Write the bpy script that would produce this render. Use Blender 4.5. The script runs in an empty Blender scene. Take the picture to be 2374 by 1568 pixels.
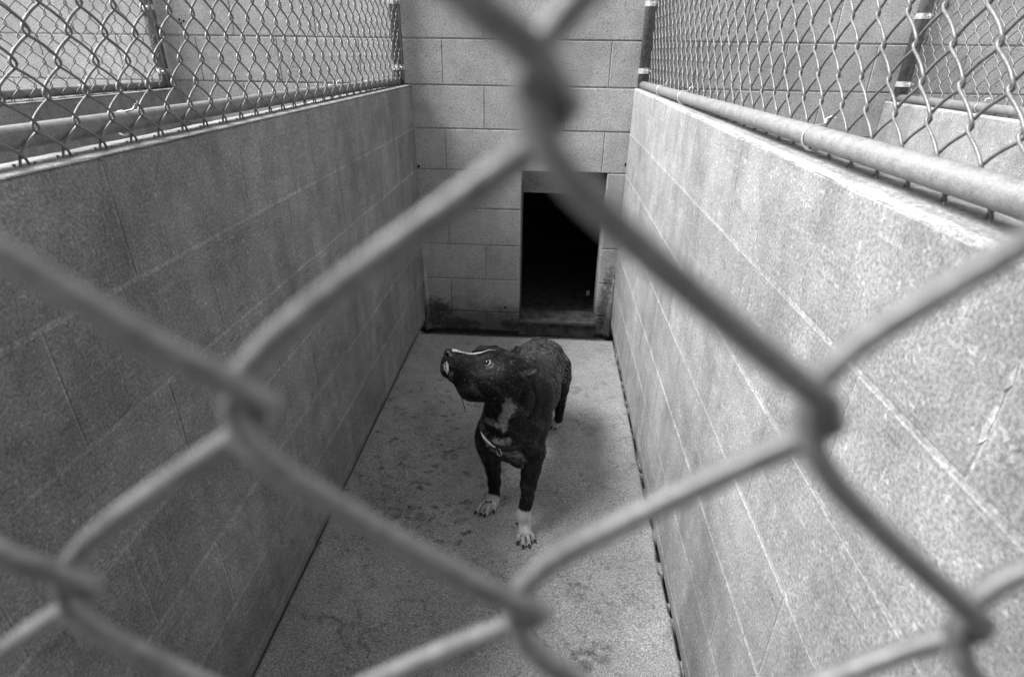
import bpy, bmesh, math, random
import numpy as np
from mathutils import Vector, Matrix

random.seed(7); np.random.seed(7)
sc = bpy.context.scene
col = sc.collection
PI = math.pi

# ------------------------------------------------------------------ camera
LENS_PX = 1310.94 / 2373.0                      # focal length over picture width
CAM = np.array([0.6905, -3.0350, 1.3973])
FWD = np.array([-0.0519005, 0.8908784, -0.4512672])
RGT = np.array([0.9978342, 0.0645484, 0.0126680])
UPV = np.array([-0.0404143, 0.4496323, 0.8922990])
cd = bpy.data.cameras.new('camera'); cam = bpy.data.objects.new('camera', cd); col.objects.link(cam)
m = Matrix.Identity(4)
for i in range(3):
    m[i][0] = RGT[i]; m[i][1] = UPV[i]; m[i][2] = -FWD[i]; m[i][3] = CAM[i]
cam.matrix_world = m
cd.sensor_width = 36; cd.lens = 36 * LENS_PX
cd.clip_start = 0.01; cd.clip_end = 200
cd.dof.use_dof = True; cd.dof.focus_distance = 1.75; cd.dof.aperture_fstop = 7.4
sc.camera = cam

# ------------------------------------------------------------------ light
SUN_EL = math.radians(48); SUN_DIR = Vector((0.985, 0.15, 0)).normalized()   # light travels to +x, slightly into the run
w = bpy.data.worlds.new('World'); sc.world = w; w.use_nodes = True
nt = w.node_tree; nt.nodes.clear()
sky = nt.nodes.new('ShaderNodeTexSky'); sky.sky_type = 'NISHITA'; sky.sun_disc = False
sky.sun_elevation = SUN_EL; sky.sun_rotation = math.atan2(-SUN_DIR.x, -SUN_DIR.y)
bw = nt.nodes.new('ShaderNodeRGBToBW'); bg = nt.nodes.new('ShaderNodeBackground'); wo = nt.nodes.new('ShaderNodeOutputWorld')
bg.inputs[1].default_value = 0.105
nt.links.new(sky.outputs[0], bw.inputs[0]); nt.links.new(bw.outputs[0], bg.inputs[0]); nt.links.new(bg.outputs[0], wo.inputs[0])
sd = bpy.data.lights.new('sun', 'SUN'); sun = bpy.data.objects.new('sun', sd); col.objects.link(sun)
sd.energy = 3.6; sd.angle = math.radians(38); sd.color = (1, 1, 1)
dv = Vector((SUN_DIR.x * math.cos(SUN_EL), SUN_DIR.y * math.cos(SUN_EL), -math.sin(SUN_EL)))
sun.rotation_euler = dv.to_track_quat('-Z', 'Y').to_euler()
vs = sc.view_settings
vs.view_transform = 'Standard'; vs.look = 'None'; vs.gamma = 1; vs.use_curve_mapping = False; vs.exposure = 1.54

# ------------------------------------------------------------------ measuring helpers (a photo point to a place in the run)
def ray(px, py): return FWD + (px - 1186.5) / 1310.94 * RGT - (py - 784) / 1310.94 * UPV
def at(p, ax, v):
    d = ray(*p); t = (v - CAM[ax]) / d[ax]; return CAM + t * d
def dep(p, z): return CAM + z * ray(*p)
def q5(X, Y): return ((1600 + X / 3.92) * .618, (1220 + Y / 3.92) * .618)
def q6(X, Y): return ((1650 + X / 2.703) * .618, (1520 + Y / 2.703) * .618)
def q7(X, Y): return ((1760 + X / 5.6) * .618, (1520 + Y / 5.6) * .618)
def qh(X, Y): return ((1640 + X / 6.533) * .618, (1280 + Y / 6.533) * .618)

# ------------------------------------------------------------------ object helpers
def link(o, parent=None):
    col.objects.link(o)
    if parent is not None: o.parent = parent
    return o
def tag(o, label=None, cat=None, group=None, kind=None):
    if label: o['label'] = label
    if cat: o['category'] = cat
    if group: o['group'] = group
    if kind: o['kind'] = kind
    return o
def empty(name, loc, rz=0):
    o = bpy.data.objects.new(name, None); o.location = loc; o.rotation_euler = (0, 0, rz); o.empty_display_size = .1
    col.objects.link(o); return o
def mesh_of(name, verts, faces, mat=None, smooth=False):
    me = bpy.data.meshes.new(name); me.from_pydata([tuple(map(float, v)) for v in verts], [], faces); me.update()
    if mat: me.materials.append(mat)
    if smooth: me.polygons.foreach_set('use_smooth', [True] * len(me.polygons))
    return me
def obj(name, me, parent=None, loc=(0, 0, 0)):
    o = bpy.data.objects.new(name, me); o.location = loc
    return link(o, parent)

class MB:
    def __init__(s): s.v = []; s.f = []
    def add(s, v, f):
        n = len(s.v); s.v += [tuple(map(float, p)) for p in v]; s.f += [tuple(i + n for i in q) for q in f]
    def box(s, a, b):
        x0, y0, z0 = a; x1, y1, z1 = b
        s.add([(x0,y0,z0),(x1,y0,z0),(x1,y1,z0),(x0,y1,z0),(x0,y0,z1),(x1,y0,z1),(x1,y1,z1),(x0,y1,z1)],
              [(0,3,2,1),(4,5,6,7),(0,1,5,4),(1,2,6,5),(2,3,7,6),(3,0,4,7)])
    def tube(s, pts, r, n=8, cap=True, closed=False):
        P = [np.array(p, float) for p in pts]; N = len(P)
        rs = r if hasattr(r, '__len__') else [r] * N
        up = None; rings = []
        for i in range(N):
            if closed: t = P[(i + 1) % N] - P[i - 1]
            else: t = P[min(i + 1, N - 1)] - P[max(i - 1, 0)]
            t = t / (np.linalg.norm(t) + 1e-12)
            if up is None:
                a = np.array([0, 0, 1.]) if abs(t[2]) < .9 else np.array([0, 1., 0])
                up = np.cross(t, a)
            up = up - t * (up @ t); up /= np.linalg.norm(up) + 1e-12
            b = np.cross(t, up)
            rings.append([P[i] + rs[i] * (math.cos(2*PI*k/n) * up + math.sin(2*PI*k/n) * b) for k in range(n)])
        v = [q for rg in rings for q in rg]; f = []
        M = N if closed else N - 1
        for i in range(M):
            j = (i + 1) % N
            for k in range(n):
                f.append((i*n+k, i*n+(k+1) % n, j*n+(k+1) % n, j*n+k))
        if cap and not closed:
            f.append(tuple(range(n))[::-1]); f.append(tuple((N-1)*n + k for k in range(n)))
        s.add(v, f)
    def mesh(s, name, mat, smooth=False): return mesh_of(name, s.v, s.f, mat, smooth)
    def build(s, name, mat, parent=None, smooth=False, loc=(0, 0, 0)): return obj(name, s.mesh(name, mat, smooth), parent, loc)

# ------------------------------------------------------------------ materials (all neutral: a black and white picture)
class NB:
    def __init__(s, name):
        s.m = bpy.data.materials.new(name); s.m.use_nodes = True; s.t = s.m.node_tree
        s.b = s.t.nodes['Principled BSDF']; s.pos = None
    def n(s, t, **k):
        o = s.t.nodes.new(t)
        for a, b in k.items(): setattr(o, a, b)
        return o
    def l(s, a, b): s.t.links.new(a, b)
    def P(s):
        if s.pos is None: s.pos = s.n('ShaderNodeNewGeometry').outputs['Position']
        return s.pos
    def sep(s):
        x = s.n('ShaderNodeSeparateXYZ'); s.l(s.P(), x.inputs[0]); return x.outputs
    def noise(s, sc, det=3, rough=.6, scale3=None, off=0, vec=None):
        v = vec if vec is not None else s.P()
        if scale3 or off:
            mp = s.n('ShaderNodeMapping'); s.l(v, mp.inputs[0])
            if scale3: mp.inputs['Scale'].default_value = scale3
            mp.inputs['Location'].default_value = (off, off * .7, -off)
            v = mp.outputs[0]
        t = s.n('ShaderNodeTexNoise'); s.l(v, t.inputs['Vector'])
        t.inputs['Scale'].default_value = sc; t.inputs['Detail'].default_value = det; t.inputs['Roughness'].default_value = rough
        return t.outputs[0]
    def ramp(s, x, a, b, lo=0., hi=1.):
        r = s.n('ShaderNodeMapRange'); s.l(x, r.inputs[0]); r.interpolation_type = 'SMOOTHSTEP'
        r.inputs[1].default_value = a; r.inputs[2].default_value = b; r.inputs[3].default_value = lo; r.inputs[4].default_value = hi
        return r.outputs[0]
    def op(s, o, a, b=None, c=None):
        q = s.n('ShaderNodeMath', operation=o)
        for i, x in enumerate((a, b, c)):
            if x is None: continue
            if isinstance(x, (int, float)): q.inputs[i].default_value = x
            else: s.l(x, q.inputs[i])
        return q.outputs[0]
    def mix(s, f, a, b):
        q = s.n('ShaderNodeMix'); q.data_type = 'FLOAT'
        for i, x in ((0, f), (2, a), (3, b)):
            if isinstance(x, (int, float)): q.inputs[i].default_value = x
            else: s.l(x, q.inputs[i])
        return q.outputs[0]
    def out(s, v, rough=.9, metal=0, spec=.3, bump=None, bd=.002, bs=.6):
        if isinstance(v, (int, float)): s.b.inputs['Base Color'].default_value = (v, v, v, 1)
        else:
            c = s.n('ShaderNodeCombineColor')
            for i in range(3): s.l(v, c.inputs[i])
            s.l(c.outputs[0], s.b.inputs['Base Color'])
        if isinstance(rough, (int, float)): s.b.inputs['Roughness'].default_value = rough
        else: s.l(rough, s.b.inputs['Roughness'])
        s.b.inputs['Metallic'].default_value = metal; s.b.inputs['Specular IOR Level'].default_value = spec
        if bump is not None:
            q = s.n('ShaderNodeBump'); q.inputs['Distance'].default_value = bd; q.inputs['Strength'].default_value = bs
            s.l(bump, q.inputs['Height']); s.l(q.outputs[0], s.b.inputs['Normal'])
        return s.m

def wall_material(name, base, coarse, dirt=True, grain=.5, streak=0.2):
    b = NB(name)
    big = b.noise(2.3, 4, .55)
    mid = b.noise(14, 5, .65, off=3)
    fine = b.noise(coarse, 4, .75, off=1)
    pit = b.noise(coarse * .55, 2, .5, off=9)
    st = b.noise(6, 4, .6, scale3=(2.2, 2.2, .22), off=5)
    v = b.op('MULTIPLY', base, b.ramp(big, .3, .7, .86, 1.12))
    v = b.op('MULTIPLY', v, b.ramp(mid, .3, .7, .90, 1.08))
    v = b.op('MULTIPLY', v, b.ramp(fine, .32, .68, 1 - grain, 1 + grain))
    v = b.op('MULTIPLY', v, b.ramp(st, .35, .7, 1 + streak * .4, 1 - streak))
    oi = b.n('ShaderNodeObjectInfo'); v = b.op('MULTIPLY', v, b.ramp(oi.outputs['Random'], 0, 1, .93, 1.07))
    if coarse > 165 and not dirt:      # scuffs dragged along the wall by the animals
        for (sx_, sy_, sz_, o_, amt) in ((3, 9, 60, 31, .22), (3, 26, 9, 37, .16)):
            q_ = b.n('ShaderNodeMapping'); b.l(b.P(), q_.inputs[0]); q_.inputs['Rotation'].default_value = (.5 if sy_ == 9 else -1.1, 0, 0); q_.inputs['Scale'].default_value = (sx_, sy_, sz_)
            scn = b.noise(1.0, 3, .6, vec=q_.outputs[0], off=o_ * .1)
            v = b.op('MULTIPLY', v, b.ramp(scn, .60, .72, 1.0, 1 + amt)); v = b.op('MULTIPLY', v, b.ramp(scn, .28, .38, 1 - amt, 1.0))
        blot = b.noise(5.5, 5, .7, off=17); v = b.op('MULTIPLY', v, b.ramp(blot, .35, .62, .84, 1.10))
    if dirt:                            # black mould in the two lower corners and down the right jamb
        X3, Y3, Z3 = b.sep(); mn = b.noise(38, 5, .75, off=23)
        def near(x0, z0, rx, rz):
            a = b.op('DIVIDE', b.op('SUBTRACT', X3, x0), rx); c = b.op('DIVIDE', b.op('SUBTRACT', Z3, z0), rz)
            return b.ramp(b.op('ADD', b.op('MULTIPLY', a, a), b.op('MULTIPLY', c, c)), 0, 1.6, .34, 0)
        msk = b.op('MAXIMUM', near(.06, .02, .10, .11), b.op('MAXIMUM', near(.20, -.06, .16, .05), b.op('MAXIMUM', near(1.06, .08, .06, .28), near(.50, -.05, .07, .04))))
        v = b.op('MULTIPLY', v, b.ramp(b.op('ADD', mn, msk), .60, .86, 1.0, .38))
    pits = b.ramp(pit, .27, .36, .45 if dirt else .78, 1.0)
    if not dirt: v = b.op('MULTIPLY', v, b.ramp(b.noise(coarse * .5, 2, .5, off=19), .60, .70, 1.0, 1.38))
    v = b.op('MULTIPLY', v, pits)
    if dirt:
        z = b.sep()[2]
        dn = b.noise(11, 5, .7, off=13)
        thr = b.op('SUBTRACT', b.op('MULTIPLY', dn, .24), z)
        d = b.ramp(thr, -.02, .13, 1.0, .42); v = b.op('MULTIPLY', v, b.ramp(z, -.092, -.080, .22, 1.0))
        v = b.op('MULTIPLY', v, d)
    h = b.op('ADD', fine, b.op('MULTIPLY', pits, .7))
    h = b.op('ADD', h, b.op('MULTIPLY', mid, 1.2))
    return b.out(v, .85, 0, .25, h, .0022, .55)

M = {}
M['block_back'] = wall_material('painted block', .47, 190, True, .44, .05)
M['block_side'] = wall_material('rough grey block', .285, 190, False, .34, .12)
M['mortar_back'] = wall_material('painted mortar', .40, 150, True, .25, .1)
M['mortar_side'] = wall_material('pale mortar', .37, 170, False, .35, .2)
M['cap'] = wall_material('worn wall crown', .27, 200, False, .35, .1)
M['cap_edge'] = wall_material('chipped pale edge', .36, 260, False, .4, .1)

def floor_material():
    b = NB('concrete floor')
    at_ = b.n('ShaderNodeAttribute'); at_.attribute_name = 'stain_rim'
    big = b.noise(3.1, 4, .55); mid = b.noise(17, 6, .7, off=2); fine = b.noise(230, 3, .75, off=1); sp = b.noise(75, 2, .5, off=8)
    v = b.op("MULTIPLY", .39, b.ramp(big, .3, .7, .87, 1.1))
    v = b.op('MULTIPLY', v, b.ramp(mid, .3, .7, .88, 1.09))
    v = b.op('MULTIPLY', v, b.ramp(fine, .3, .7, .5, 1.5))
    v = b.op('MULTIPLY', v, b.ramp(sp, .22, .32, .6, 1.0))
    vo = b.n('ShaderNodeTexVoronoi'); vo.feature = 'DISTANCE_TO_EDGE'; vo.inputs['Scale'].default_value = 9
    dn_ = b.n('ShaderNodeTexNoise'); b.l(b.P(), dn_.inputs['Vector']); dn_.inputs['Scale'].default_value = 14; dn_.inputs['Detail'].default_value = 4
    vm = b.n('ShaderNodeVectorMath', operation='MULTIPLY_ADD'); b.l(dn_.outputs['Color'], vm.inputs[0]); vm.inputs[1].default_value = (.16, .16, .0); b.l(b.P(), vm.inputs[2]); b.l(vm.outputs[0], vo.inputs['Vector'])
    cr = b.op('MULTIPLY', b.ramp(vo.outputs['Distance'], .0, .026, 1.0, 0.0), b.ramp(b.noise(4, 3, .6, off=41), .38, .58, 0, .38))
    v = b.op('MULTIPLY', v, b.op('SUBTRACT', 1.0, cr))
    v = b.op('MULTIPLY', v, b.ramp(b.noise(135, 2, .6, off=61), .32, .68, .84, 1.16))
    gr_ = b.ramp(b.noise(34, 5, .75, off=51), .60, .72, 1.0, .78); v = b.op('MULTIPLY', v, gr_)
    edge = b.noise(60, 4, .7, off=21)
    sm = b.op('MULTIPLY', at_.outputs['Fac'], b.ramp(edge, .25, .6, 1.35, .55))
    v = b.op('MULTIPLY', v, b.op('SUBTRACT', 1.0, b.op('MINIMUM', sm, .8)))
    return b.out(v, b.ramp(sm, 0, .8, .85, .6), 0, .3, b.op('ADD', fine, mid), .0015, .5)
M['floor'] = floor_material()
b = NB('wet gutter'); M['gutter'] = b.out(b.ramp(b.noise(30, 5, .7), .3, .7, .035, .11), .55, 0, .4, b.noise(90), .003, .6)
def galv(name, base, rough, metal=.55):
    b = NB(name)
    n = b.noise(60, 4, .7); f = b.noise(420, 2, .6, off=3)
    v = b.op('MULTIPLY', base, b.op('MULTIPLY', b.ramp(n, .3, .7, .78, 1.15), b.ramp(f, .3, .7, .8, 1.2)))
    return b.out(v, b.ramp(n, .3, .7, rough - .08, rough + .1), metal, .5, f, .0004, .4)
M['galv'] = galv('galvanised wire', .20, .42, .3)
M['pipe'] = galv('galvanised pipe', .24, .62, .1)
M['band'] = galv('brace band', .6, .4, .4)
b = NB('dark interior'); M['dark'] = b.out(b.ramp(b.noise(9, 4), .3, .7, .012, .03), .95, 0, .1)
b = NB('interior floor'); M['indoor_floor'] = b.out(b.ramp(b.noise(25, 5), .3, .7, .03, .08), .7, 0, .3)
b = NB('door panel'); M['panel'] = b.out(b.ramp(b.noise(40, 5), .3, .7, .15, .23), .6, 0, .3, b.noise(120), .001, .4)
b = NB('steel channel'); M['channel'] = b.out(.16, .4, .7, .5)
b = NB('sill'); M['sill'] = b.out(b.ramp(b.noise(16, 6, .75), .35, .65, .06, .17), .7, 0, .3, b.noise(70), .002, .6)
b = NB('paper scrap'); M['scrap'] = b.out(.75, .8)

b = NB('dark post'); M['post'] = b.out(b.ramp(b.noise(50, 5, .7), .3, .7, .10, .22), .55, .3, .4, b.noise(140), .001, .5)

# ------------------------------------------------------------------ block walls
BL, BH, TH = .4064, .2032, .10
Z1 = 1.2476                                    # top of the partition walls
def zj(k): return Z1 - (k - 1) * BH            # joint heights, k = 1 is the wall top
_bc = {}
def block_mesh(L, H, T, mat, key):
    k = (round(L, 3), round(H, 3), round(T, 3), key)
    if k in _bc: return _bc[k]
    c = .0028; v = []; f = []
    # face bevelled front (y=0) and back (y=T), local origin at the lower left front corner
    def ring(y, i):
        return [(i, y, i), (L - i, y, i), (L - i, y, H - i), (i, y, H - i)]
    v = ring(0, c) + ring(c, 0) + ring(T - c, 0) + ring(T, c)
    f = [(0, 1, 2, 3)]
    for r in range(3):
        for a in range(4):
            b2 = (a + 1) % 4
            f.append((r*4+a, (r+1)*4+a, (r+1)*4+b2, r*4+b2))
    f.append((15, 14, 13, 12))
    me = mesh_of('block', v, f, mat); _bc[k] = me; return me

GH, GV = .0064, .0026
def lay_course(parent, x0, x1, zlo, zhi, phase, mat, key, T=.09, y=0., holes=(), GV=.0026):
    """one course of blocks between x0 and x1, joints at phase + n*BL"""
    n = math.floor((x0 - phase) / BL); xs = [x0]
    a = phase + n * BL
    while a < x1 - .015:
        if a > x0 + .015: xs.append(a)
        a += BL
    xs.append(x1)
    for a, b2 in zip(xs, xs[1:]):
        segs = [(a, b2)]
        for (h0, h1) in holes:
            ns = []
            for (s0, s1) in segs:
                if h1 <= s0 or h0 >= s1: ns.append((s0, s1)); continue
                if h0 - s0 > .02: ns.append((s0, h0))
                if s1 - h1 > .02: ns.append((h1, s1))
            segs = ns
        for (s0, s1) in segs:
            me = block_mesh(s1 - s0 - GV, zhi - zlo - GH, T, mat, key)
            o = obj('block', me, parent, (s0 + GV/2, y + random.uniform(-.0009, .0009), zlo + GH/2))

# back wall of the building ------------------------------------------------
DX0, DX1, DZ1 = .553, 1.000, zj(3)             # dog door opening
DZ0 = -.014
XW0, XW1 = -2.9, 4.1
back = empty('block_wall', (0, 0, 0))
tag(back, 'tall painted concrete block wall at the far end with the dark dog door', 'wall')
row = 0
zs = [-.165, zj(7)] + [zj(k) for k in range(6, -6, -1)]
for i in range(len(zs) - 1):
    k = 7 - i                                   # joint index at the top of this course
    phase = .155 if k % 2 == 0 else .358
    hole = ((DX0, DX1),) if zs[i] < DZ1 - .01 else ()
    if i == 0:
        # the lowest strip runs on under the sill, lower there
        lay_course(back, XW0, XW1, zs[0], zs[1], phase, M['block_back'], 'b', holes=((DX0, DX1),))
        continue
    lay_course(back, XW0, XW1, zs[i], zs[i+1], phase, M['block_back'], 'b', holes=hole)
mb = MB(); ZT = zs[-1]
R_ = .0052
mb.box((XW0, R_, -.163), (DX0 + .0015, .086, ZT - .004)); mb.box((DX1 - .0015, R_, -.163), (XW1, .086, ZT - .004))
mb.box((DX0 + .0015, R_, DZ1 + .0015), (DX1 - .0015, .086, ZT - .004)); mb.box((DX0 + .0015, R_, -.163), (DX1 - .0015, .086, DZ0 - .03))
mb.build('mortar', M['mortar_back'], back)
# reveal / inner leaf of the wall round the door
mb = MB()
mb.box((DX0 - .3, .0915, -.163), (DX0 - .001, .19, ZT - .004)); mb.box((DX1 + .001, .0915, -.163), (DX1 + .3, .19, ZT - .004))
mb.box((DX0 - .001, .0915, DZ1 + .002), (DX1 + .001, .19, ZT - .004))
mb.build('inner_leaf', M['mortar_back'], back)
mb = MB(); mb.box((DX0 + .002, -.012, DZ0 - .022), (DX1 - .002, .16, DZ0))
mb.box((DX0 + .001, .0, -.112), (DX1 - .001, .15, DZ0 - .0235))
sill = mb.build('door_sill', M['sill'], back)
mb = MB(); mb.box((DX0 + .003, -.0150, DZ0 - .012), (DX1 - .003, -.0122, DZ0 + .0015)); mb.build('sill_lip', M['mortar_back'], back)
mb = MB(); mb.box((DX0 + .004, .052, .722), (DX1 - .004, .062, 1.3)); mb.build('sliding_panel', M['panel'], back)
mb = MB()
mb.box((DX0 + .0005, .012, DZ0 + .001), (DX0 + .004, .070, DZ1)); mb.box((DX0 + .0045, .010, DZ0 + .001), (DX0 + .010, .014, DZ1))
mb.build('door_channel', M['channel'], back)
# bolt heads and drilled holes on the wall
def disc(c, r, name, mat, parent, dy=.004):
    q = MB(); q.tube([(c[0], .001, c[1]), (c[0], -dy, c[1])], r, 10); return q.build(name, mat, parent)
for px, py in (q6(0, 0),):
    pass
bp = at(((1500 + 860 / 2.178) * .618, (600 + 1202 / 2.178) * .618), 1, 0)
q = MB(); q.tube([(bp[0], .001, bp[2]), (bp[0], -.0035, bp[2])], .009, 12); q.tube([(bp[0], -.0036, bp[2]), (bp[0], -.0065, bp[2])], .0045, 6)
q.build('bolt', M['gutter'], back)
for X, Y in ((1990, 221), (2010, 260), (2038, 237)):
    p = at(((X / 2.958) * .618, (Y / 2.958) * .618), 1, 0); disc((p[0], p[2]), .006, 'drilled_hole', M['dark'], back, .0012)
for X, Y in ((1843, 40), (152, 52)):
    p = at(((1500 + X / 2.178) * .618, (600 + Y / 2.178) * .618), 1, 0); disc((p[0], p[2]), .007, 'drilled_hole', M['dark'], back, .0015)

# mortar fillets smeared in the lower corners
def fillet(x, sgn, z0, z1, name):
    v = []; f = []; n = 14
    for i in range(n + 1):
        z = z0 + (z1 - z0) * i / n; s = (.034 * (1 - (i / n) ** 2.2) + .004) * random.uniform(.85, 1.15)
        v += [(x, -.001 - s, z), (x + sgn * s * .45, -.001 - s * .38, z), (x + sgn * s, -.001, z), (x, .004, z)]
        if i:
            a = (i-1)*4; b_ = i*4
            for k in range(4): f.append((a+k, a+(k+1) % 4, b_+(k+1) % 4, b_+k))
    f += [(3, 2, 1, 0), tuple(n*4 + k for k in range(4))]
    return obj(name, mesh_of(name, v, f, M['mortar_back'], True), back)
fillet(.001, 1, -.113, .33, 'corner_fillet'); fillet(1.0885, -1, -.113, .26, 'corner_fillet')

# interior of the sleeping den behind the door: dark room
room = empty('den_room', (.78, .8, 0)); tag(room, 'unlit sleeping den seen as a black opening through the dog door', 'room')
def rel(mbx, name, mat, par): # keep world coordinates under an empty that is not at the origin
    o = mbx.build(name, mat, par); o.location = [-c for c in par.location]; return o
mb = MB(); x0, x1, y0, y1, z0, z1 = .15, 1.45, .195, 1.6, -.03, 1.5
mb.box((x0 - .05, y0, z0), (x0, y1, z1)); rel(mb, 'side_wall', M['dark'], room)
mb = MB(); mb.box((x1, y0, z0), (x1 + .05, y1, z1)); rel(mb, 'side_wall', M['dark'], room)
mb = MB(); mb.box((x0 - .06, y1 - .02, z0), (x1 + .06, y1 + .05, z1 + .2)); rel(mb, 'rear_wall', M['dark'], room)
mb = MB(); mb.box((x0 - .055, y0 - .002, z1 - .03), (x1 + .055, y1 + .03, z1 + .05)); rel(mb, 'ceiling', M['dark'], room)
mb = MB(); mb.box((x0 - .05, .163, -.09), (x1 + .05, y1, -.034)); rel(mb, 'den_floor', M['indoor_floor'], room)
sp = at(((1500 + 1535 / 2.178) * .618, (600 + 1090 / 2.178) * .618), 2, -.02)
mb = MB(); mb.add([(-.012, 0, -.017), (.010, .004, -.018), (.012, .008, .014), (-.010, .004, .016), (-.012, .003, -.017), (.010, .007, -.018), (.012, .011, .014), (-.010, .007, .016)],
                  [(0,1,2,3),(7,6,5,4),(0,4,5,1),(1,5,6,2),(2,6,7,3),(3,7,4,0)])
o = mb.build('paper_scrap', M['scrap'], None, loc=(sp[0], sp[1], sp[2] + .002)); tag(o, 'tiny white scrap lying inside the dark dog door', 'scrap')

# partition walls ----------------------------------------------------------
YF = -2.975
def partition(x_in, side, ztop, label, coarse_mat, thick=TH):
    """x_in: left face of the wall. wall spans x_in .. x_in+thick"""
    root = empty('partition_wall', (x_in + thick, -.006, 0), -PI/2)       # local x runs towards the viewer, local y to +... world -x face
    tag(root, label, 'wall', 'low block partition walls between the dog runs')
    L = -.006 - YF
    dz = ztop - Z1
    for k in range(1, 8):
        zt = zj(k) + dz - (.0015 if k == 1 else 0); zb = max(zj(k + 1) + dz, -.02)
        ph = (1.767 if k % 2 else 1.97) if side < 0 else (2.19 if k % 2 else 1.987)
        if zt - zb < .02: continue
        lay_course(root, 0, L, zb, zt, ph - .006, coarse_mat, 's' + coarse_mat.name, T=thick, y=-thick, GV=.0007)
    q = MB(); e = .0013
    q.box((.001, -thick + e, -.02), (L - .001, -e, ztop - .010)); q.build('mortar', M['mortar_side'], root)
    # worn crown: rounded, slightly ragged strip that falls a little outward
    n = 150; prof = [(.0003, -.0030), (.0012, -.0008), (.004, -.0001)] if side < 0 else [(.0003, -.0040), (.0014, -.0014), (.005, -.0004)]
    prof += [(.012, .0010), (.03, .0012), (.06, .0004), (.085, -.001), (.0985, -.0034), (.1006, -.0075)]
    v = []; f = []; m_ = len(prof)
    for i in range(n + 1):
        x = L * i / n
        for j, (a, b_) in enumerate(prof):
            a = a * thick / .1
            wob = (random.uniform(-.0010, .0010)*(1 if side > 0 else .45) if j in (1, 2, 3) else random.uniform(-.0008, .0008))
            wob2 = random.uniform(-.003, .0022) if j in (0, 1, 2) else 0; bb = (random.uniform(-.003, 0) - (.005 if random.random() < .07 else 0) if side > 0 else random.uniform(-.0008, 0)) if j == 0 else 0
            yy = (-a if True else a)
            # the face towards the middle run carries the sharper edge
            yl = (-thick + a) if side > 0 else -a
            s_ = 1 if side > 0 else -1
            v.append((x, yl + s_ * max(0, wob2) , ztop + b_ + bb + (wob if 0 < j < m_ - 1 else 0)))
        if i:
            for j in range(m_ - 1):
                A = (i-1)*m_+j; B = i*m_+j
                f.append((A, B, B+1, A+1) if side > 0 else (A, A+1, B+1, B))
    f.append(tuple(range(m_))); f.append(tuple(n*m_ + j for j in range(m_))[::-1])
    me_ = mesh_of('wall_crown', v, f, M['cap'], False); me_.materials.append(M['cap_edge'])
    me_.polygons.foreach_set('material_index', [1 if (i % (m_-1)) in (0, 1, 2) and i < n*(m_-1) else 0 for i in range(len(me_.polygons))])
    obj('wall_crown', me_, root)
    return root
parts_L = partition(-.10, -1, Z1, 'shaded grey block partition wall on the left side of the dog', M['block_side'])
parts_R = partition(1.09, 1, Z1, 'brightly lit grey block partition wall on the right side of the dog', M['block_side'])
partition(-1.29, -1, 1.214, 'far dark partition wall beyond the next run on the left', M['block_side'])
partition(2.28, 1, 1.210, 'far pale partition wall beyond the next run on the right', M['block_side'])

# smears of pale mortar left on the block faces
def smear(wall_x, sgn, y, z0, z1, lean, wd=.004):
    q = []; f = []; n = 9
    for i in range(n + 1):
        u = i / n; z = z0 + (z1 - z0) * u; yy = y + lean * u + random.uniform(-.0012, .0012); h = wd * random.uniform(.35, 1.1) * (1 if 0 < i < n else .2)
        q += [(wall_x - sgn*.0005, yy - h, z), (wall_x + sgn*.0013, yy, z), (wall_x - sgn*.0005, yy + h, z)]
        if i:
            A = 3*(i-1); B = 3*i; f += [(A, A+1, B+1, B), (A+1, A+2, B+2, B+1), (A, B, B+2, A+2)]
    par = parts_L if sgn > 0 else parts_R
    o = obj('mortar_smear', mesh_of('mortar_smear', q, f, M['mortar_side']), par)
    o.matrix_parent_inverse = (Matrix.Translation(par.location) @ Matrix.Rotation(-PI/2, 4, 'Z')).inverted()
for a_ in ((-1.970, 1.040, .950, .0, .0055), (-1.752, 1.205, 1.09, -.012, .003), (-2.09, 1.14, 1.07, -.02, .004), (-2.333, .60, .50, -.004, .006), (-2.18, .79, .68, -.01, .003), (-1.39, .40, .31, .01, .003), (-1.187, 1.04, .97, -.008, .002)):
    smear(0, 1, *a_)
for a_ in ((-2.192, 1.135, 1.055, .0, .004), (-2.594, 1.17, 1.085, 0, .0045), (-1.6, .80, .72, .0, .002)): smear(1.09, -1, *a_)

# ------------------------------------------------------------------ floor
def smooth_noise(x, y, s, seed=0):
    r = np.random.RandomState(seed); g = r.rand(64, 64); u = x * s; v = y * s
    i = np.floor(u).astype(int); j = np.floor(v).astype(int); a = u - i; b_ = v - j
    a = a*a*(3-2*a); b_ = b_*b_*(3-2*b_)
    G = lambda p, q_: g[p % 64, q_ % 64]
    return (G(i, j)*(1-a)+G(i+1, j)*a)*(1-b_) + (G(i, j+1)*(1-a)+G(i+1, j+1)*a)*b_
FX0, FX1, FY0, FY1 = .0015, 1.0885, -2.97, -.258
nx, ny = 182, 450
xs = np.concatenate([[FX0, FX0 + .003, FX0 + .007], np.linspace(FX0 + .012, FX1 - .012, nx - 6), [FX1 - .008, FX1 - .004, FX1]])
ys = np.linspace(FY0, FY1, ny)
X, Y = np.meshgrid(xs, ys, indexing='ij')
Zf = (smooth_noise(X, Y, 5, 1) - .5) * .004 + (smooth_noise(X, Y, 31, 2) - .5) * .0012
gr = np.clip((X - (FX1 - .0085 - .010 * smooth_noise(Y, Y*0, 23, 3) * smooth_noise(Y, Y*0, 5, 6))) / .003, 0, 1)
Zf -= gr * .03 * np.clip(smooth_noise(Y, Y*0, 41, 4) * 1.7 - .1, 0.25, 1)
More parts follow.
